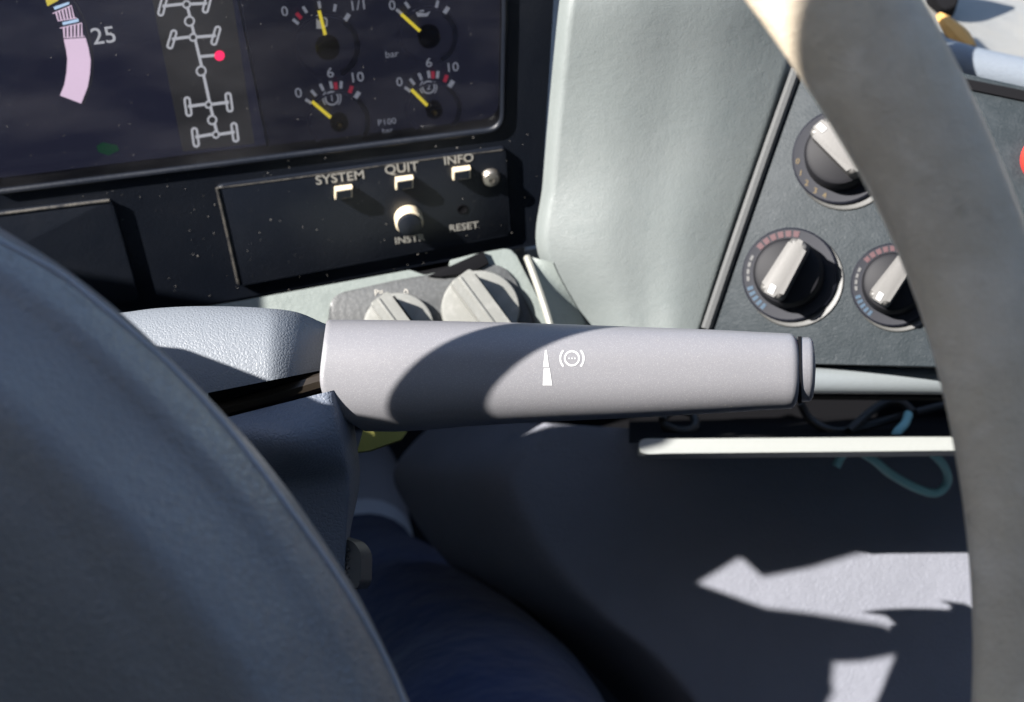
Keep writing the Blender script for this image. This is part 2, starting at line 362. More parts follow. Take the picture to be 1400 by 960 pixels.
# drivetrain diagram
quad('diagram_field', [(200, -40), (312, -40), (348, 196), (250, 207)], m_lcdgrey, .0002)
dia = mk('drivetrain_diagram', *strip(fs, fs.pts([(253, 4), (259, 28), (264, 50), (275, 96), (285, 142), (290, 163), (295, 183)]),
         fs.pts([(257, 4), (263, 28), (268, 50), (279, 96), (289, 142), (294, 163), (299, 183)]), D), m_lcdwhite, clu, False)
def bar(p, q, wd, m=m_lcdwhite, name='axle', h=D, par=dia, fr=fs):
    d = Vector((q[0] - p[0], q[1] - p[1])).normalized(); n = Vector((-d.y, d.x)) * wd / 2
    return quad(name, [(p[0] + n.x, p[1] + n.y), (q[0] + n.x, q[1] + n.y), (q[0] - n.x, q[1] - n.y), (p[0] - n.x, p[1] - n.y)], m, h, par, fr)
def ringpx(name, c, r0, r1, m, par, fr=fs, h=D, n=24, a0=0, a1=2 * math.pi):
    A = [(c[0] + r1 * math.cos(a0 + (a1 - a0) * i / n), c[1] + r1 * math.sin(a0 + (a1 - a0) * i / n)) for i in range(n + 1)]
    B = [(c[0] + r0 * math.cos(a0 + (a1 - a0) * i / n), c[1] + r0 * math.sin(a0 + (a1 - a0) * i / n)) for i in range(n + 1)]
    v, f = strip(fr, fr.pts(A), fr.pts(B), h); return mk(name, v, f, m, par, False)
def discpx(name, c, r, m, par, fr=fs, h=D, n=24):
    return quad(name, [(c[0] + r * math.cos(2 * math.pi * i / n), c[1] + r * math.sin(2 * math.pi * i / n)) for i in range(n)], m, h, par, fr)
def capsule(c, L, wd, ang):
    a = math.radians(ang); d = Vector((math.sin(a), -math.cos(a))); n = Vector((-d.y, d.x)); o_, i_ = [], []
    for k in range(21):
        t = (k % 20) / 20 * 2 * math.pi + .05; x, y = math.cos(t), math.sin(t)
        for r, l in ((wd, o_), (wd - 3, i_)):
            p = Vector(c) + n * r * x + d * (r * y + (L - wd) * (1 if y >= 0 else -1)); l.append((p.x, p.y))
    v, f = strip(fs, fs.pts(o_), fs.pts(i_), D * 1.5); return mk('axle_wheel', v, f, m_lcdwhite, dia, False)
for l, c, r, w1, w2, ang in (((224, 6), (255, 5), 6, (222, 8), (283, 4), 14), ((237, 53), (264, 50), 6, (235, 53), (295, 48), 16),
                             ((258, 146), (285, 142), 5.5, (257, 145), (313, 139), -8), ((269, 187), (295, 183), 5.5, (267, 187), (321, 180), -8)):
    bar(w1, (c[0] - r, c[1]), 4); bar((c[0] + r, c[1]), w2, 4)
    capsule(w1, 14, 5, ang); capsule(w2, 14, 5, ang)
    ringpx('differential', c, r - 2.5, r, m_lcdwhite, dia, h=D * 2); discpx('differential_fill', c, r - 2.5, m_lcdgrey, dia, h=D * 1.6)
for c, r in (((259, 28), 7.5), ((275, 96), 7.5), ((290, 163), 7)):
    ringpx('joint', c, r - 2.5, r, m_lcdwhite, dia, h=D * 2); discpx('joint_fill', c, r - 2.5, m_lcdgrey, dia, h=D * 1.6)
bar((272, 77), (295, 75), 4, name='branch'); discpx('red_lamp', (300, 75), 7, m_lcdred, dia, h=D * 2)
v, f = strip(fs, fs.pts([(312, -60), (325, 0), (367, 212)]), fs.pts([(315, -60), (328, 0), (371, 212)]), .002); mk('divider', v, f, m_gring, clu, False)
prism('gauge_field', fs, fs.pts([(318, -60), (700, -90), (680, 176), (369, 212)]), 0, .001, m_gface, clu)
# four gauges, each with cap, needle, ticks, numerals
def gz(x, y): return (350 + x / 4, y / 4)
def make_gauge(c, r, capr, needle, ticks, reds, nums, pin, name='gauge'):
    g = lathe(name, fs, fs.pix(*c), [(pxm(fs, c, r * .98), .001), (pxm(fs, c, r), .0026), (pxm(fs, c, r * .96), .0030), (pxm(fs, c, r * .88), .0016), (0.0001, .0014)], m_gface, clu, 48)
    ringpx('ring_highlight', c, r * .80, r * .97, m_gring, g, h=.0032, a0=-1.0, a1=1.1)  # paler arc on one side only: ring highlight put in as colour
    lathe('needle_cap', fs, fs.pix(*c), [(pxm(fs, c, capr), .0014), (pxm(fs, c, capr), .0055), (pxm(fs, c, capr * .9), .0062), (.0001, .0063)], m_matte, g, 28)
    bar(*needle, 4.5, m_needle, 'needle', .0048, g)
    for t in ticks:
        d = Vector((t[0] - c[0], t[1] - c[1])).normalized(); L = 5
        bar((t[0] - d.x * L, t[1] - d.y * L), (t[0] + d.x * L, t[1] + d.y * L), 4 if t is not ticks[-1] else 6, m_gprint, 'tick', .0034, g)
    for t in reds:
        d = Vector((t[0] - c[0], t[1] - c[1])).normalized(); L = 5
        bar((t[0] - d.x * L, t[1] - d.y * L), (t[0] + d.x * L, t[1] + d.y * L), 5, m_gred, 'red_tick', .0035, g)
    for s, p, hh in nums: text('numeral', s, fs, p[0], p[1], hh, m_gprint, g, .0036, bold=.006)
    if pin: lathe('pin', fs, fs.pix(*c), [(pxm(fs, c, 4), .0063), (pxm(fs, c, 3.4), .0073), (.0001, .0077)], m_brass, g, 14)
    return g
def pxm(fr, c, r):
    a, b = fr.pix(*c), fr.pix(c[0] + r, c[1]); return math.hypot(a[0] - b[0], a[1] - b[1])
g1 = make_gauge((447, 60), 46, 16, (gz(375, 165), gz(341, 32)), [gz(215, 100), gz(265, 35), gz(344, 8), gz(428, 25), gz(495, 75)], [gz(232, 68)],
           [('0', gz(155, 45), 13), ('1/1', gz(555, 12), 13)], False)
for pl in ([gz(328, 70), gz(362, 70), gz(362, 145), gz(328, 145)],): quad('fuel_icon', pl, m_gprint, .0022, g1)
quad('fuel_icon_window', [gz(335, 78), gz(355, 78), gz(355, 98), gz(335, 98)], m_gface, .0024, g1)
bar(gz(366, 80), gz(385, 95), 2, m_gprint, 'fuel_hose', .0022, g1); bar(gz(385, 95), gz(385, 130), 2, m_gprint, 'fuel_hose', .0022, g1); bar(gz(385, 130), gz(366, 134), 2, m_gprint, 'fuel_hose', .0022, g1)
g2 = make_gauge((585, 45), 41, 15, (gz(890, 145), gz(788, 52)), [gz(778, 46), gz(822, 10), gz(985, 5), gz(1035, 38)], [], [('0', gz(740, 12), 13)], False)
quad('oil_icon', [gz(870, 55), gz(900, 58), gz(925, 62), gz(950, 50), gz(935, 78), gz(880, 80)], m_gprint, .0022, g2)
bar(gz(858, 45), gz(870, 55), 2, m_gprint, 'oil_spout', .0022, g2); bar(gz(890, 48), gz(915, 48), 2, m_gprint, 'oil_cap', .0022, g2)
def brake_icon(c, r, g, n='2'):
    ringpx('brake_icon', c, r * .60, r * .76, m_gprint, g, h=.0022)
    ringpx('brake_icon', c, r * .88, r, m_gprint, g, h=.0022, a0=-.8, a1=.8, n=10); ringpx('brake_icon', c, r * .88, r, m_gprint, g, h=.0022, a0=math.pi - .8, a1=math.pi + .8, n=10)
    text('brake_numeral', n, fs, c[0], c[1], r * .62, m_gprint, g, .0022, bold=.004)
g3 = make_gauge((463, 162), 44, 12, (gz(405, 615), gz(303, 528)), [gz(285, 535), gz(313, 490), gz(357, 458), gz(408, 445), gz(462, 445), gz(550, 500)], [gz(433, 450), gz(515, 470)],
           [('0', gz(230, 490), 13), ('6', gz(403, 380), 13), ('10', gz(547, 405), 13)], True)
brake_icon(gz(413, 525), 13, g3, '1')
g4 = make_gauge((592, 145), 39, 11, (gz(930, 550), gz(843, 463)), [gz(825, 470), gz(850, 428), gz(893, 400), gz(940, 388), gz(988, 390), gz(1062, 440)], [gz(962, 390), gz(1032, 410)],
           [('0', gz(780, 430), 12), ('6', gz(940, 325), 12), ('10', gz(1067, 350), 12)], True)
brake_icon(gz(940, 465), 12, g4, '2')
text('gauge_unit', 'bar', fs, *gz(740, 285), 9, m_gprint, clu, .0022)
text('gauge_unit', 'P100', fs, *gz(713, 655), 8, m_gprint, clu, .0022); text('gauge_unit', 'bar', fs, *gz(716, 702), 7, m_gprint, clu, .0022)
pane = prism('glass_pane', fs, fs.pts([(-350, -450), (745, -450), (728, 216), (-350, 328)]), .0082, .0090, m_glass, clu)
# raised plates with the buttons
cp = rnd(fc.pts([(295, 252), (690, 199), (697, 318), (325, 388)]), [.003, .002, .002, .001], 4)
prism('button_plate', fc, cp, -.001, .0022, m_black, clu, .0016, 3)
bp_ = rnd(fc.pts([(-300, 322), (153, 270), (190, 405), (-300, 500)]), [0, .003, .001, 0], 4)
prism('blank_plate', fc, bp_, -.001, .0022, m_black, clu, .0016, 3)
H = .0022
fb = Fr(fc.W(0, 0, H), fc.n)
for x, y, wd, hh in ((469, 260, 24, 13), (552, 247, 24, 13), (630, 234, 24, 13)):
    b = prism('button', fb, fb.pts([(x - wd / 2, y - hh / 2 + 1.5), (x + wd / 2, y - hh / 2 - 1.5), (x + wd / 2, y + hh / 2 - 1.5), (x - wd / 2, y + hh / 2 + 1.5)]), -.001, .0035, m_cream, clu, .0005)
    prism('button_face', Fr(fb.W(0, 0, .0035), fb.n), fb.pts([(x - wd / 2 + 2, y - hh / 2 + 3), (x + wd / 2 - 2, y - hh / 2), (x + wd / 2 - 2, y + hh / 2 - 3), (x - wd / 2 + 2, y + hh / 2)]), -.0005, .0004, m_black, b)
for s, x, y, hh in (('SYSTEM', 465, 243, 12), ('QUIT', 549, 230, 12), ('INFO', 627, 218, 11), ('INSTR', 560, 327, 9), ('RESET', 634, 310, 9)):
    text('lettering', s, fb, x, y, hh, m_print, clu, .0002, bold=.012)
kc = fb.pix(558, 297); kr = pxm(fb, (558, 297), 19)
kn = lathe('knob', fb, kc, [(kr, -.001), (kr, .005), (kr * .9, .0058)], m_cream, clu, 30)
lathe('knob_cap', fb, kc, [(kr * .88, .0055), (kr * .86, .0078), (kr * .7, .0084), (.0001, .0086)], m_black, kn, 30)
scw = lathe('screw', fb, fb.pix(671, 242), [(pxm(fb, (671, 242), 13), -.001), (pxm(fb, (671, 242), 13), .001), (pxm(fb, (671, 242), 10), .0026), (pxm(fb, (671, 242), 4), .0030), (pxm(fb, (671, 242), 3.5), .0018), (.0001, .0018)], m_steel, clu, 24)
lathe('reset_hole', fb, fb.pix(632, 286), [(pxm(fb, (632, 286), 7.5), .0002), (pxm(fb, (632, 286), 6.5), .0004), (pxm(fb, (632, 286), 6), .0003), (.0001, .0002)], m_matte, clu, 18)
m_wornlit = mat('worn_lit_edge', (.075, .07, .062), .4, bump=[('noise', 900, .0003)], var=[(160, .45, .65, (.02, .02, .022))])
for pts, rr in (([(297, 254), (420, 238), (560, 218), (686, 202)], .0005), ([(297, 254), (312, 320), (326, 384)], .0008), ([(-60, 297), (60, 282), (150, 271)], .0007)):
    tube('worn_lit_edge', [fc.W(*fc.pix(*p), .0019) for p in pts], rr, m_wornlit, clu, 8, 3)  # grey strips on sunward plate edges: wear plus their sunlit highlight as colour
# dust grains on the black plastic
bm = bmesh.new()
for k in range(220):
    x = random.uniform(-20, 735); y = random.uniform(190, 425) - (x - 350) * .1
    c = fc.pix(x, y); r = random.choice((.00012, .00018, .00025, .0003)) * random.uniform(.6, 1.1)
    if y > 262 - x * .126 + 4:
        m4 = Matrix.Translation(fc.W(*c, H if (x > 300 and 250 < y + x * .13 ) else .0002)) @ Matrix.Diagonal((random.uniform(.7, 1.5), .5, 1, 1))
        bmesh.ops.create_icosphere(bm, subdivisions=1, radius=r, matrix=m4)
for k in range(110):
    x = random.uniform(-20, 670); y = random.uniform(-20, 215); c = fs.pix(x, y)
    bmesh.ops.create_icosphere(bm, subdivisions=1, radius=random.uniform(.00006, .00016), matrix=Matrix.Translation(fs.W(*c, .0092)))
o = frombm('dust', bm, m_dust, clu); o['kind'] = 'stuff'

# ------------------------------------------------------------------ dashboard: pale panels round the cluster
dash = empty('dashboard', P(900, 430, .64), 'pale grey green vinyl dashboard wrapping round the black cluster', 'dashboard')
LB = [(792, -160), (775, -60), (765, 0), (752, 130), (742, 250), (735, 345), (790, 440), (830, 510)]
RB = [(1150, -160), (1140, -60), (1120, 0), (1092, 80), (1054, 190), (1008, 320), (966, 440), (945, 500)]
fh = Fr(P(1150, 330, .585), M3 @ Vector((-.30, .06, 1)), M3 @ Vector((.18, 1, 0)))
def depth_on(fr, px, py):
    rr = P(px, py, 1) - EYE; return (fr.o - EYE).dot(fr.n) / rr.dot(fr.n)
def pale(u, v):
    a, b = curve(LB, v), curve(RB, v); px, py = lerp(a[0], b[0], u), lerp(a[1], b[1], u)
    dl = depth_on(fc, *a) - lerp(.001, .092, v ** 1.3); dr = depth_on(fh, *b) + .001
    d = lerp(dl, dr, u) - .010 * math.sin(math.pi * u) + .0022 * math.exp(-((u - .5 - .15 * (v - .5)) / .16) ** 2) * (.25 + v)
    d += .16 * max(0, .30 - v) ** 2
    if u < .04: d += (.04 - u) * .2
    if u > .965: d += (u - .965) * .3
    return P(px, py, d)
grid('side_panel', pale, 60, 60, m_pale, dash)
# narrow cream edge strip at the foot of the side panel
def edge(u, v):
    a = curve([(720, 350), (733, 385), (748, 430), (768, 500)], v); q = pale(.06, lerp(.735, .99, v)) - fc.n * -.0006
    return P(a[0], a[1], .604 - .020 * v).lerp(q, u)
grid('edge_strip', edge, 14, 20, m_trim, dash)
tube('edge_bead', [edge(0, k / 6) + fc.n * .001 for k in range(7)], .0016, m_cream2, dash, 8)

# switch trim plate, leaning back under the cluster
ft = Fr(P(520, 385, .600), (0, -.72, .69))
tp = ft.pts([(-200, 500), (195, 433), (325, 412), (560, 369), (580, 376), (617, 369), (614, 356), (645, 348), (700, 338), (752, 440), (800, 540), (-200, 640)])
tp = rnd(tp, [0, 0, 0, .001, .001, .001, .001, .001, .004, 0, 0, 0], 4)
prism('trim_plate', ft, tp, -.03, 0, m_trim, dash, .0012, 3)
prism('under_plate', ft, ft.pts([(540, 376), (704, 344), (740, 470), (500, 470)]), -.012, -.004, m_matte, dash)
swp = empty('switch_panel', ft.W(*ft.pix(600, 420)), 'speckled grey switch plate holding two pale rotary switches behind the lever', 'switch panel')
pl = rnd(ft.pts([(446, 470), (452, 404), (540, 384), (690, 358), (728, 430), (742, 480)]), [.004, .006, 0, .009, 0, .004], 5)
prism('plate', ft, pl, -.001, .0016, m_swplate, swp, .001, 2)
def dial(c, rpx, ang):
    r = pxm(ft, c, rpx); cc = ft.pix(*c); f2 = Fr(ft.W(*cc, .0016), ft.n)
    k = lathe('rotary_switch', f2, (0, 0), [(r, 0), (r, .004), (r * .97, .0052), (r * .86, .0056), (.0001, .0056)], m_knob, swp, 48)
    ca, sa = math.cos(ang), math.sin(ang)
    rot = lambda L: [(a * ca - b * sa, a * sa + b * ca) for a, b in L]
    prism('grip', f2, rnd(rot([(-r * .93, -r * .30), (r * .93, -r * .30), (r * .93, r * .30), (-r * .93, r * .30)]), r * .08), .005, .0175, m_knob, k, .0012, 3)
    prism('grip_ridge', f2, rot([(-r * .9, r * .02), (r * .9, r * .02), (r * .9, r * .10), (-r * .9, r * .10)]), .017, .0184, m_knob, k, .0004)
    prism('grip_shadow', f2, rot([(-r * .8, -r * .42), (r * .8, -r * .42), (r * .8, -r * .32), (-r * .8, -r * .32)]), .005, .0059, m_matte, k)  # matte black strip painting the shadow of the grip on the dial
    return k
dial((545, 450), 48, R_(118)); dial((656, 425), 53, R_(118))
text('switch_mark', '0', ft, 555, 401, 9, m_print, swp, .0019, bold=.01); text('switch_mark', 'P=', ft, 518, 401, 8, m_print, swp, .0019, bold=.01)
text('switch_mark', '0', ft, 626, 376, 7, m_print, swp, .0019, bold=.01)
prism('clip', ft, ft.pts([(585, 379), (660, 345), (668, 362), (640, 376), (600, 380)]), .0005, .0035, m_matte, swp, .0005)

# ------------------------------------------------------------------ heater panel on the centre console
hv = empty('heater_panel', fh.W(*fh.pix(1150, 480)), 'charcoal heater panel with three round knobs behind the wheel rim', 'control panel')
hp = fh.pts([(1087, 92), (1230, 80), (1500, 140), (1500, 508), (1100, 497), (955, 480)])
prism('faceplate', fh, rnd(hp, [.003, 0, 0, 0, 0, .003]), -.02, 0, m_hvac, hv, .001)
tube('edge_bead', [fh.W(*fh.pix(*p), .0012) for p in [(1089, 96), (1050, 205), (1005, 335), (966, 450)]], .0024, m_bead, hv, 8)
def hknob(c, rpx, ang, kind):
    r = pxm(fh, c, rpx); cc = fh.pix(*c); f2 = Fr(fh.W(*cc, 0), fh.n, fh.v)
    k = lathe('heater_knob', f2, (0, 0), [(r * .74, .002), (r * .72, .010), (r * .66, .0125), (r * .58, .0132), (.0001, .0132)], m_hknob, hv, 48)
    lathe('lit_recess', Fr(fh.W(*fh.pix(c[0] + rpx * .10, c[1] + rpx * .10), 0), fh.n, fh.v), (0, 0), [(r * 1.02, .0002), (r * 1.0, .0010), (r * .94, .0006), (.0001, .0005)], m_litrecess, k, 48)  # paler disc set off-centre puts the sunlit chamfer crescent into the colour
    lathe('scale_ring', f2, (0, 0), [(r, .0004), (r, .0022), (r * .96, .0028), (r * .76, .0026), (.0001, .0026)], m_hring, k, 48)
    ca, sa = math.cos(ang), math.sin(ang)
    rot = lambda L: [(a * ca - b * sa, a * sa + b * ca) for a, b in L]
    g = prism('grip', f2, rnd(rot([(-r * .66, -r * .20), (r * .62, -r * .26), (r * .62, r * .26), (-r * .66, r * .20)]), r * .15), .011, .0250, m_satin, k, .0035, 4)
    prism('pointer', f2, rot([(r * .40, -r * .07), (r * .58, -r * .05), (r * .58, r * .07), (r * .40, r * .05)]), .0245, .0254, m_white, k, .0002)
    if kind == 'fan':
        for s, a in (('0', 195), ('1', 212), ('2', 228), ('3', 244), ('4', 258)):
            p = (math.cos(R_(a)) * r * .88, math.sin(R_(a)) * r * .88); text_uv('scale_digit', s, f2, p, r * .17, m_amber, k, .0029)
    else:
        for lo, hi, n, m in ((85, 150, 6, m_pred), (205, 245, 5, m_pblue), (160, 200, 4, m_gmark)):
            for i in range(n):
                a0 = R_(lerp(lo, hi, i / n) + 1.5); a1 = R_(lerp(lo, hi, (i + 1) / n) - 1.5); q = r * (.93 if m is not m_gmark else .9); z = r * (.80 if m is not m_gmark else .84)
                v = [f2.W(q * math.cos(a0), q * math.sin(a0), .0029), f2.W(q * math.cos(a1), q * math.sin(a1), .0029), f2.W(z * math.cos(a1), z * math.sin(a1), .0029), f2.W(z * math.cos(a0), z * math.sin(a0), .0029)]
                mk('scale_mark', v, [(0, 1, 2, 3)], m, k, False)
    return k
def text_uv(name, s, fr, c, size, m, parent, h):
    cu = bpy.data.curves.new('t', 'FONT'); cu.body = s; cu.align_x = 'CENTER'; cu.align_y = 'CENTER'; cu.size = size; cu.resolution_u = 2
    to = bpy.data.objects.new('t', cu); COL.objects.link(to)
    me = bpy.data.meshes.new_from_object(to.evaluated_get(bpy.context.evaluated_depsgraph_get())); bpy.data.objects.remove(to); bpy.data.curves.remove(cu)
    v = [fr.W(c[0] + q.co.x, c[1] + q.co.y, h) for q in me.vertices]; f = [tuple(p.vertices) for p in me.polygons]; bpy.data.meshes.remove(me)
    return mk(name, v, f, m, parent, False)
hknob((1150, 215), 68, R_(140), 'fan'); hknob((1080, 376), 66, R_(250), 'temp'); hknob((1222, 390), 60, R_(245), 'temp')
rb = lathe('hazard_button', fh, fh.pix(1432, 218), [(pxm(fh, (1432, 218), 38), -.001), (pxm(fh, (1432, 218), 37), .005), (pxm(fh, (1432, 218), 30), .007), (.0001, .0075)], m_redbtn, hv, 36)
# padded rail and shelf top right
prism('dark_upper_face', Fr(fh.W(0, 0, -.012), fh.n, fh.v), fh.pts([(1240, 95), (1600, 150), (1600, 200), (1240, 200)]), -.01, .004, m_matte, hv)
prism('rail_gap', Fr(fh.W(0, 0, .0005), fh.n, fh.v), fh.pts([(1290, 103), (1420, 129), (1600, 165), (1600, 176), (1420, 143), (1290, 116)]), -.004, .0012, m_matte, hv)
tube('padded_rail', [P(1235, 62, .70), P(1320, 90, .70), P(1410, 110, .70), P(1560, 140, .70)], .0105, m_pad, dash, 20)
box('dash_top', (-.44, .66, .74), (.12, 1.3, .78), m_pale, dash)
box('dash_base', (.12, .80, .36), (1.85, 1.3, .40), m_cab, dash)
def ledge(u, v):
    px = lerp(1200, 1560, u); py = lerp(-120, 95 + (px - 1320) * .2, v); d = lerp(.95, .70, v) + .03 * math.sin(3 * u)
    return P(px, py, d)
grid('upper_ledge', ledge, 30, 20, m_ledge, dash)
fo = smoothpath([P(1290, 28, .775), P(1312, 42, .768), P(1326, 62, .752)], 6)
tube('foam_patch', [P(1285, 22, .77), P(1305, 44, .755), P(1318, 58, .745), P(1330, 66, .735)], lambda t: .0022 + .0035 * math.sin(math.pi * t), m_foam, dash, 8)
br = prism('bracket', Fr(P(1295, 0, .80), M3 @ Vector((-.2, .2, 1))), rnd(Fr(P(1295, 0, .80), M3 @ Vector((-.2, .2, 1))).pts([(1255, -60), (1318, -60), (1310, 5), (1298, 24), (1285, 22), (1270, 0)]), .004), -.01, .01, m_matte, dash, .002)

# ------------------------------------------------------------------ lower console: rail, tray, lip, knee panel
tube('console_rail', [P(1010, 520, .592), P(1120, 520, .592), P(1280, 521, .592), P(1460, 524, .592)], .0058, m_rail, dash, 20)
prism('under_gap', Fr(P(1150, 510, .61), M3 @ Vector((0, .2, 1))), Fr(P(1150, 510, .61), M3 @ Vector((0, .2, 1))).pts([(930, 478), (1500, 485), (1500, 545), (930, 540)]), -.01, 0, m_matte, dash)
tray = empty('storage_tray', P(1090, 610, .64), 'open black storage tray with a pale front lip below the heater panel', 'tray')
lipP = [P(876, 610, .626), P(884, 609.5, .624), P(915, 609, .622), P(1100, 608, .622), P(1300, 606.5, .625), P(1460, 605, .63)]
def lipr(t): return .0036
fl = Fr(P(1100, 609, .632), M3 @ Vector((0, .30, 1)))
lp = rnd(fl.pts([(874, 602), (884, 599.5), (912, 600), (1300, 597), (1480, 595), (1480, 615), (1300, 616), (912, 620), (884, 621), (874, 617)]), .0015, 4)
prism('front_lip', fl, lp, -.012, 0, m_shelf, tray, .0018, 4)
tz = P(1100, 600, .63)
mk('tray_floor', [P(860, 606, .634), P(1480, 603, .636), P(1480, 560, .86), P(860, 560, .86)], [(0, 1, 2, 3)], m_matte, tray)
mk('tray_back', [P(780, 610, .80), P(1480, 610, .80), P(1480, 440, .78), P(780, 440, .78)], [(0, 1, 2, 3)], m_matte, tray)
for pts in ([(905, 575, .70), (920, 562, .71), (945, 566, .71), (950, 584, .70), (930, 590, .69), (908, 582, .70)], [(1095, 552, .70), (1110, 575, .70), (1150, 590, .69), (1230, 570, .70), (1300, 552, .70)], [(1160, 590, .68), (1200, 556, .70), (1230, 550, .70), (1250, 565, .69)]):
    tube('cable', [P(*p) for p in pts], .0022, m_wire, tray, 8)
cord = tube('cord', [P(*p) for p in [(1242, 566, .69), (1237, 580, .685), (1226, 592, .68), (1224, 604, .68), (1250, 606, .685), (1275, 620, .69), (1292, 640, .70), (1295, 660, .71), (1280, 674, .712), (1252, 667, .71), (1218, 648, .70), (1196, 630, .69), (1178, 619, .685), (1160, 616, .685), (1150, 625, .685), (1143, 638, .685)]], .0023, m_teal, None, 10)
tag(cord, 'thin teal cord looped under the pale tray lip', 'cord')
LK = [(600, 570), (540, 640), (560, 700), (612, 770), (690, 835), (775, 890), (850, 965), (930, 1080)]
def knee(u, v):
    a = curve(LK, v); bx, by = 1520, lerp(605, 1080, v)
    uu = u ** 1.3; px, py = lerp(a[0], bx, uu), lerp(a[1], by, min(1, uu * 1.6) if v < .3 else uu)
    d = lerp(.775, .745, (py - 620) / 340)
    k = max(0, .17 - uu) / .17
    d += .13 * k ** 1.7 + .02 * k
    return P(px, py, d)
knp = grid('knee_panel', knee, 70, 50, m_knee, dash)

# ------------------------------------------------------------------ steering column
col = empty('steering_column', P(330, 560, .47), 'grey grained steering column shroud between the wheel hub and the lever', 'steering column')
def upper(u, v):                                # v across (0 = top/back, 1 = lower front edge)
    px = lerp(160, 456, u); top = curve([(428,), (422,), (419,), (419,), (421,), (427,), (446,)], u)[0]
    bot = lerp(562, 503, u); a = v * 1.45
    s = math.sin(a) / math.sin(1.45); py = lerp(top, bot, v * .25 + .75 * (1 - math.cos(a)) / (1 - math.cos(1.45)))
    d = .438 - .015 * s + .022 * max(0, (u - .7) / .3) ** 1.5
    return P(px, py, d)
grid('upper_shroud', upper, 40, 24, m_col, col)
def upback(u, v):
    a = upper(u, 0); return a + Vector((0, .008 * v, -.012 * v))
grid('shroud_back', upback, 40, 4, m_col, col)
def gap(u, v):
    a = upper(lerp(.42, 1, u), 1); return a + Vector((0, .012, 0)) + (M3 @ Vector((0, -1, 0))) * (v * .022 - .004)
grid('seam_gap', gap, 20, 2, m_matte, col)
tube('seam_rod', [P(280, 566, .432), P(360, 545, .432), P(445, 520, .434)], .0028, mat('oily_metal', (.05, .04, .03), .3, .6), col, 8)
LEB = [(250, 575), (300, 560), (370, 548), (449, 532), (462, 560), (474, 590)]
def lower(u, v):
    x0 = min(465, curve([(255,), (330,), (395,), (440,), (465,), (465,)], min(1, v * 1.25))[0]); px = lerp(x0, 478, u); top = lerp(604, 528, (px - 180) / 298)
    ex = curve([(0,), (8,), (14,), (2,), (-6,), (-8,), (-8,), (-8,)], v)[0] * (u ** 3)
    py = lerp(top, 980, v)
    d = .424 + .004 * math.sin(5 * v) + .03 * max(0, v - .22) - .012 * math.sin(math.pi * min(1, v / .26)) * math.sin(math.pi * u) + .05 * max(0, u - .86) ** 2 * 20
    return P(px + ex, py, d)
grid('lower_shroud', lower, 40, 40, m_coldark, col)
fk = Fr(P(437, 718, .446), M3 @ Vector((.25, .2, 1)), M3 @ Vector((0, 1, 0)))
lathe('lock_ring', fk, fk.pix(432, 722), [(.0072, -.004), (.0072, .001), (.0064, .002), (.0050, .002), (.0046, -.002), (.0001, -.002)], mat('dark_bezel', (.05, .05, .05), .35), col, 32)
fk2 = Fr(P(460, 760, .438), M3 @ Vector((-.45, .15, 1)), M3 @ Vector((0, 1, 0)))
pd = rnd(fk2.pts([(405, 722), (432, 724), (484, 741), (494, 757), (493, 797), (485, 808), (478, 800), (440, 770), (405, 745)]), .002, 4)
key = prism('adjuster_lever', fk2, pd, -.007, 0, mat('black_handle', (.06, .058, .055), .4), col, .002, 3)
bm = bmesh.new()
for i in range(9):
    for j in range(9):
        x, y = 425 + i * 6 + (j % 2) * 3, 746 + j * 6
        if x < 480 and y > 738 + (x - 430) * .28 and y < 755 + (x - 425) * .85:
            u, v = fk2.pix(x, y); bm_prism(fk2, [(u - .0006, v), (u, v - .0006), (u + .0006, v), (u, v + .0006)], -.0005, .0006, 0, 1, bm)
frombm('knurling', bm, MATS['black_handle'], key)

# ------------------------------------------------------------------ brake lever (the main object)
lev = empty('brake_lever', P(470, 515, .45), 'silver grey tapered retarder lever with white brake symbol, reaching right from column', 'lever')
DA = .442                                       # depth of the lever axis
def levpt(s, th):                               # th: 0 = towards camera, +90 = up
    c, sn = math.cos(th), math.sin(th)
    x0 = 437 + 9 * (abs(sn) if sn > 0 else 0) + (58 * (-sn) ** 2.2 if sn < 0 else 0) + (0 if c > 0 else 12 * -c)
    x1 = 1088 + 5 * c
    px = lerp(x0, x1, s)
    q = (px - 437) / 651
    top = curve([(437,), (438,), (440,), (443,), (447,), (451,), (456,)], min(1, max(0, q)))[0]
    bot = curve([(588,), (590,), (582,), (576,), (571,), (565,), (559,)], min(1, max(0, q)))[0]
    cy, hh = (top + bot) / 2, (bot - top) / 2
    e = 2.35
    yy = math.copysign(abs(sn) ** (2 / e), sn); cc = math.copysign(abs(c) ** (2 / e), c)
    rr = hh / F * DA
    return px, cy - hh * yy, DA - rr * .92 * cc, hh
def levw(s, th): a = levpt(s, th); return P(a[0], a[1], a[2])
NS, NT = 80, 72; vs = []; fs_ = []
ST = [0, .0015, .004, .008] + [lerp(.012, .985, i / (NS - 8)) for i in range(NS - 7)] + [.991, .996, .999, 1]
for i, s in enumerate(ST):
    sh = 1
    if s < .008: sh = 1 - .035 * (1 - s / .008) ** 2
    if s > .985: sh = 1 - .14 * ((s - .985) / .015) ** 2.5
    for j in range(NT):
        th = 2 * math.pi * j / NT; a = levpt(s, th); c = levpt(s, 0)
        cyy = (levpt(s, math.pi / 2)[1] + levpt(s, -math.pi / 2)[1]) / 2
        vs.append(P(a[0], cyy + (a[1] - cyy) * sh, DA + (a[2] - DA) * sh))
n = len(ST)
for i in range(n - 1):
    for j in range(NT): fs_.append((i * NT + j, i * NT + (j + 1) % NT, (i + 1) * NT + (j + 1) % NT, (i + 1) * NT + j))
fs_.append(tuple((n - 1) * NT + j for j in range(NT))); fs_.append(tuple(range(NT))[::-1])
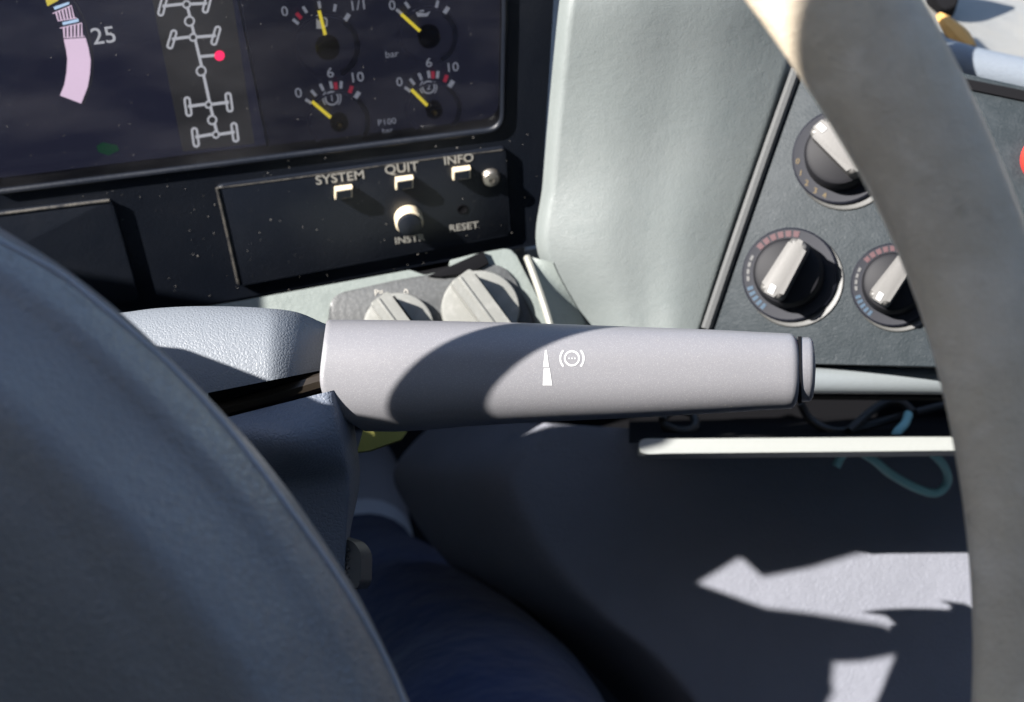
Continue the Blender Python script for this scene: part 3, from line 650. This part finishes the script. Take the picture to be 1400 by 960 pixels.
body = mk('lever_body', vs, fs_, m_lever, lev, True, 50)
def endcap(u, v):
    th = 2 * math.pi * u; r = [1, 1, .97, .86, .6, .0][min(5, int(v * 5 + .001))]; ext = [0, 15, 19, 21.5, 23, 23.5][min(5, int(v * 5 + .001))]
    py = 505 - 44 * math.sin(th) * r; px = 1090 + ext + 2 * math.cos(th)
    return P(px, py, DA - 44 / F * DA * .9 * math.cos(th) * r)
grid('end_button', endcap, 48, 5, m_lever, lev, 70)
def gapring(u, v):
    th = 2 * math.pi * u; return P(1091 + v * 5, 506 - 46 * math.sin(th), DA - 46 / F * DA * .9 * math.cos(th))
grid('button_gap', gapring, 40, 1, m_matte, lev)
def onlev(px, py, lift=.00012):                 # a point on the front of the lever skin
    s = (px - 442) / (1093 - 442); lo, hi = -1.5, 1.5
    for _ in range(30):
        m = (lo + hi) / 2
        if levpt(s, m)[1] > py: lo = m
        else: hi = m
    a = levpt(s, lo); return P(px, py, a[2] - lift)
def decal(name, A, B): # two polylines
    v = [onlev(*a) for a in A] + [onlev(*b) for b in B]; k = len(A)
    return mk(name, v, [(i, i + 1, k + i + 1, k + i) for i in range(k - 1)], m_white, lev, True)
dl = lambda a, b, k=5: [(lerp(a[0], b[0], i / k), lerp(a[1], b[1], i / k)) for i in range(k + 1)]
decal('ramp_mark', dl((745.3, 479), (742.5, 502)), dl((747.5, 479), (750.5, 502)))
decal('ramp_mark', dl((743.5, 503.5), (742, 527)), dl((751.5, 503.5), (755, 527)))
ar = lambda c, r, a0, a1, k=28: [(c[0] + r * math.cos(lerp(a0, a1, i / k)), c[1] + r * math.sin(lerp(a0, a1, i / k))) for i in range(k + 1)]
bc = (782, 490)
decal('brake_mark', ar(bc, 10.8, 0, 2 * math.pi), ar(bc, 8.6, 0, 2 * math.pi))
for a in (0, math.pi): decal('brake_mark', ar(bc, 17.2, a - .75, a + .75, 12), ar(bc, 14.8, a - .75, a + .75, 12))
for x in (-4, 0, 4): decal('brake_dot', dl((782 + x - .7, 489), (782 + x - .7, 491), 1), dl((782 + x + .7, 489), (782 + x + .7, 491), 1))
bm = bmesh.new()
for k in range(70):
    x = random.uniform(640, 1000); y = lerp(583, 556, (x - 640) / 450) + random.gauss(-7, 4) if random.random() < .8 else random.uniform(450, 560)
    try: bmesh.ops.create_icosphere(bm, subdivisions=1, radius=random.uniform(.00006, .00016), matrix=Matrix.Translation(onlev(x, min(y, 572 - (x - 640) * .03), 0)))
    except Exception: pass
o = frombm('dust', bm, m_dust, lev); o['kind'] = 'stuff'
# yellow sheet showing under the lever root
yf = Fr(P(530, 600, .50), M3 @ Vector((0, .3, 1)))
tag(prism('yellow_tag', yf, yf.pts([(488, 618), (500, 575), (560, 575), (556, 590), (548, 601), (505, 616)]), -.002, 0, m_yellow), 'small yellow green tag peeping out under the lever root', 'tag')

# ------------------------------------------------------------------ steering wheel
WC = Vector((-.1074, -.0653, -.2399)); WN = Vector((.181, -.0322, 1)); WR = .2184; Wr = .0138
wh = empty('steering_wheel', EYE + M3 @ WC, 'worn grey leather steering wheel with slate blue airbag cover in front', 'steering wheel')
fw = Fr(EYE + M3 @ WC, M3 @ WN, M3 @ Vector((0, 1, 0)))
vs = []; fc_ = []; N1, N2 = 220, 28
for i in range(N1):
    a = 2 * math.pi * i / N1; ad = (math.degrees(a) + 180) % 360 - 180
    rm = Wr * (1 + .05 * math.exp(-((ad - 38) / 9) ** 2) - .05 * math.exp(-((ad - 22) / 9) ** 2))
    rm *= 1 - .30 * min(1, max(0, (abs(ad - 20) - 50) / 40))
    for j in range(N2):
        b = 2 * math.pi * j / N2; r = WR + rm * math.cos(b)
        vs.append(fw.W(r * math.cos(a), r * math.sin(a), rm * .66 * math.sin(b)))
for i in range(N1):
    for j in range(N2): fc_.append((i * N2 + j, i * N2 + (j + 1) % N2, ((i + 1) % N1) * N2 + (j + 1) % N2, ((i + 1) % N1) * N2 + j))
mk('rim', vs, fc_, m_rim, wh)
EDGE = [(-1500, 700), (-1250, 620), (-1080, 510), (-975, 390), (-925, 265), (-893, 135), (-862, 66), (-820, 60), (-760, 85), (-700, 124), (-600, 164), (-420, 192), (-250, 214), (-120, 244), (0, 312), (85, 365), (163, 426), (240, 498), (330, 592), (395, 672), (440, 737), (490, 815), (530, 895), (560, 962), (595, 1060), (620, 1180)]  # unseen left part of the outline shaped to cast shade on the column
HC = (-220, 1160)                               # middle of the pad
def hub(u, v):
    e = Vector((*curve(EDGE, u), 0)); c = Vector((*HC, 0)); d = (c - e).normalized()
    Ls = [(0, .302), (0, .292), (4, .286), (12, .281), (26, .2765), (48, .272), (66, .2698), (85, .268), (110, .2659), (140, .264), (165, .2629), (190, .2617), (220, .2605), (270, .259), (340, .257), (520, .254), (760, .252)]
    x = v * (len(Ls) - 1); off, dep = curve(Ls, v)
    # shallow swells that carry the soft streaks
    dep += .0035 * math.sin(off / 90 + 2.2 * u) * min(1, off / 80)
    dep -= .0034 * math.exp(-((off - 165 - 40 * math.sin(3 * u)) / 62) ** 2) + .0012 * math.exp(-((off - 62) / 26) ** 2) * math.exp(-((u - .66) / .09) ** 2)
    p = e + d * off; return P(p.x, p.y, dep * .95)
grid('airbag_cover', hub, 180, 96, m_hub, wh, 80)
def hubback(u, v):
    e = curve(EDGE, u); c = Vector((HC[0] - e[0], HC[1] - e[1])).normalized(); o_ = [0, 2, 40][min(2, int(v * 2 + .01))]; dd = [.302, .311, .322][min(2, int(v * 2 + .01))]
    return P(e[0] + c.x * o_, e[1] + c.y * o_, dd * .95)
grid('hub_shell', hubback, 180, 2, m_coldark, wh)
SEAM = [(-120, 262), (0, 330), (78, 372), (135, 416), (191, 463), (241, 509), (304, 577), (354, 640), (396, 697), (453, 777), (510, 870), (552, 962), (590, 1070)]
def dep_at(px, py):                             # depth of the cover under a pixel
    best = None
    for i in range(121):
        for j in range(0, 34):
            pass
    return best
HG = []
for i in range(361):
    for j in range(0, 45):
        e = Vector((*curve(EDGE, i / 360), 0)); v = j / 120
        q = hub(i / 360, v); l = M3.transposed() @ (q - EYE); HG.append((700 + l.x / -l.z * F, 480 - l.y / -l.z * F, -l.z))
sp = []
for p in smoothpath([Vector((*p, 0)) for p in SEAM], 6):
    b = min(HG, key=lambda h: (h[0] - p.x) ** 2 + (h[1] - p.y) ** 2); sp.append([p.x, p.y, b[2]])
for _ in range(4): sp = [sp[0]] + [[sp[i][0], sp[i][1], (sp[i - 1][2] + 2 * sp[i][2] + sp[i + 1][2]) / 4] for i in range(1, len(sp) - 1)] + [sp[-1]]
tube('seam', [P(a, b, c - .0003) for a, b, c in sp], .0006, m_seam, wh, 8, 0)
# spokes running out of view to the rim
for a in (200, 320):
    ca, sa = math.cos(R_(a)), math.sin(R_(a))
    tube('spoke', [fw.W(.09 * ca, .09 * sa, -.02), fw.W(.15 * ca, .15 * sa, -.012), fw.W(WR * ca, WR * sa, 0)], .013, m_coldark, wh, 12)

# ------------------------------------------------------------------ person's leg
per = None
leg_pts = [(500, 770, 1.19), (512, 805, 1.12), (560, 870, .96), (650, 1000, .80), (690, 1120, .70)]
lp_ = [P(*p) for p in leg_pts] + [Vector((.10, .14, .42)), Vector((.06, -.15, .40))]
per = tube('person', lp_, lambda t: curve([(.046,), (.052,), (.062,), (.072,), (.078,), (.085,), (.095,)], t)[0], m_jean, None, 24, 10)
tag(per, "person's leg in dark blue jeans stretched to the pedals below the column", 'person')
tube('shoe_collar', [P(500, 772, 1.185), P(500, 750, 1.205), P(500, 734, 1.22)], lambda t: .0445 - .003 * t, m_sock, per, 20)
tube('shoe', [P(500, 742, 1.215), P(499, 714, 1.24), P(497, 678, 1.28), P(494, 646, 1.33), P(490, 615, 1.38)], lambda t: lerp(.042, .036, t) * (1 if t < .8 else 1 - (t - .8) * 2), m_shoe, per, 20)
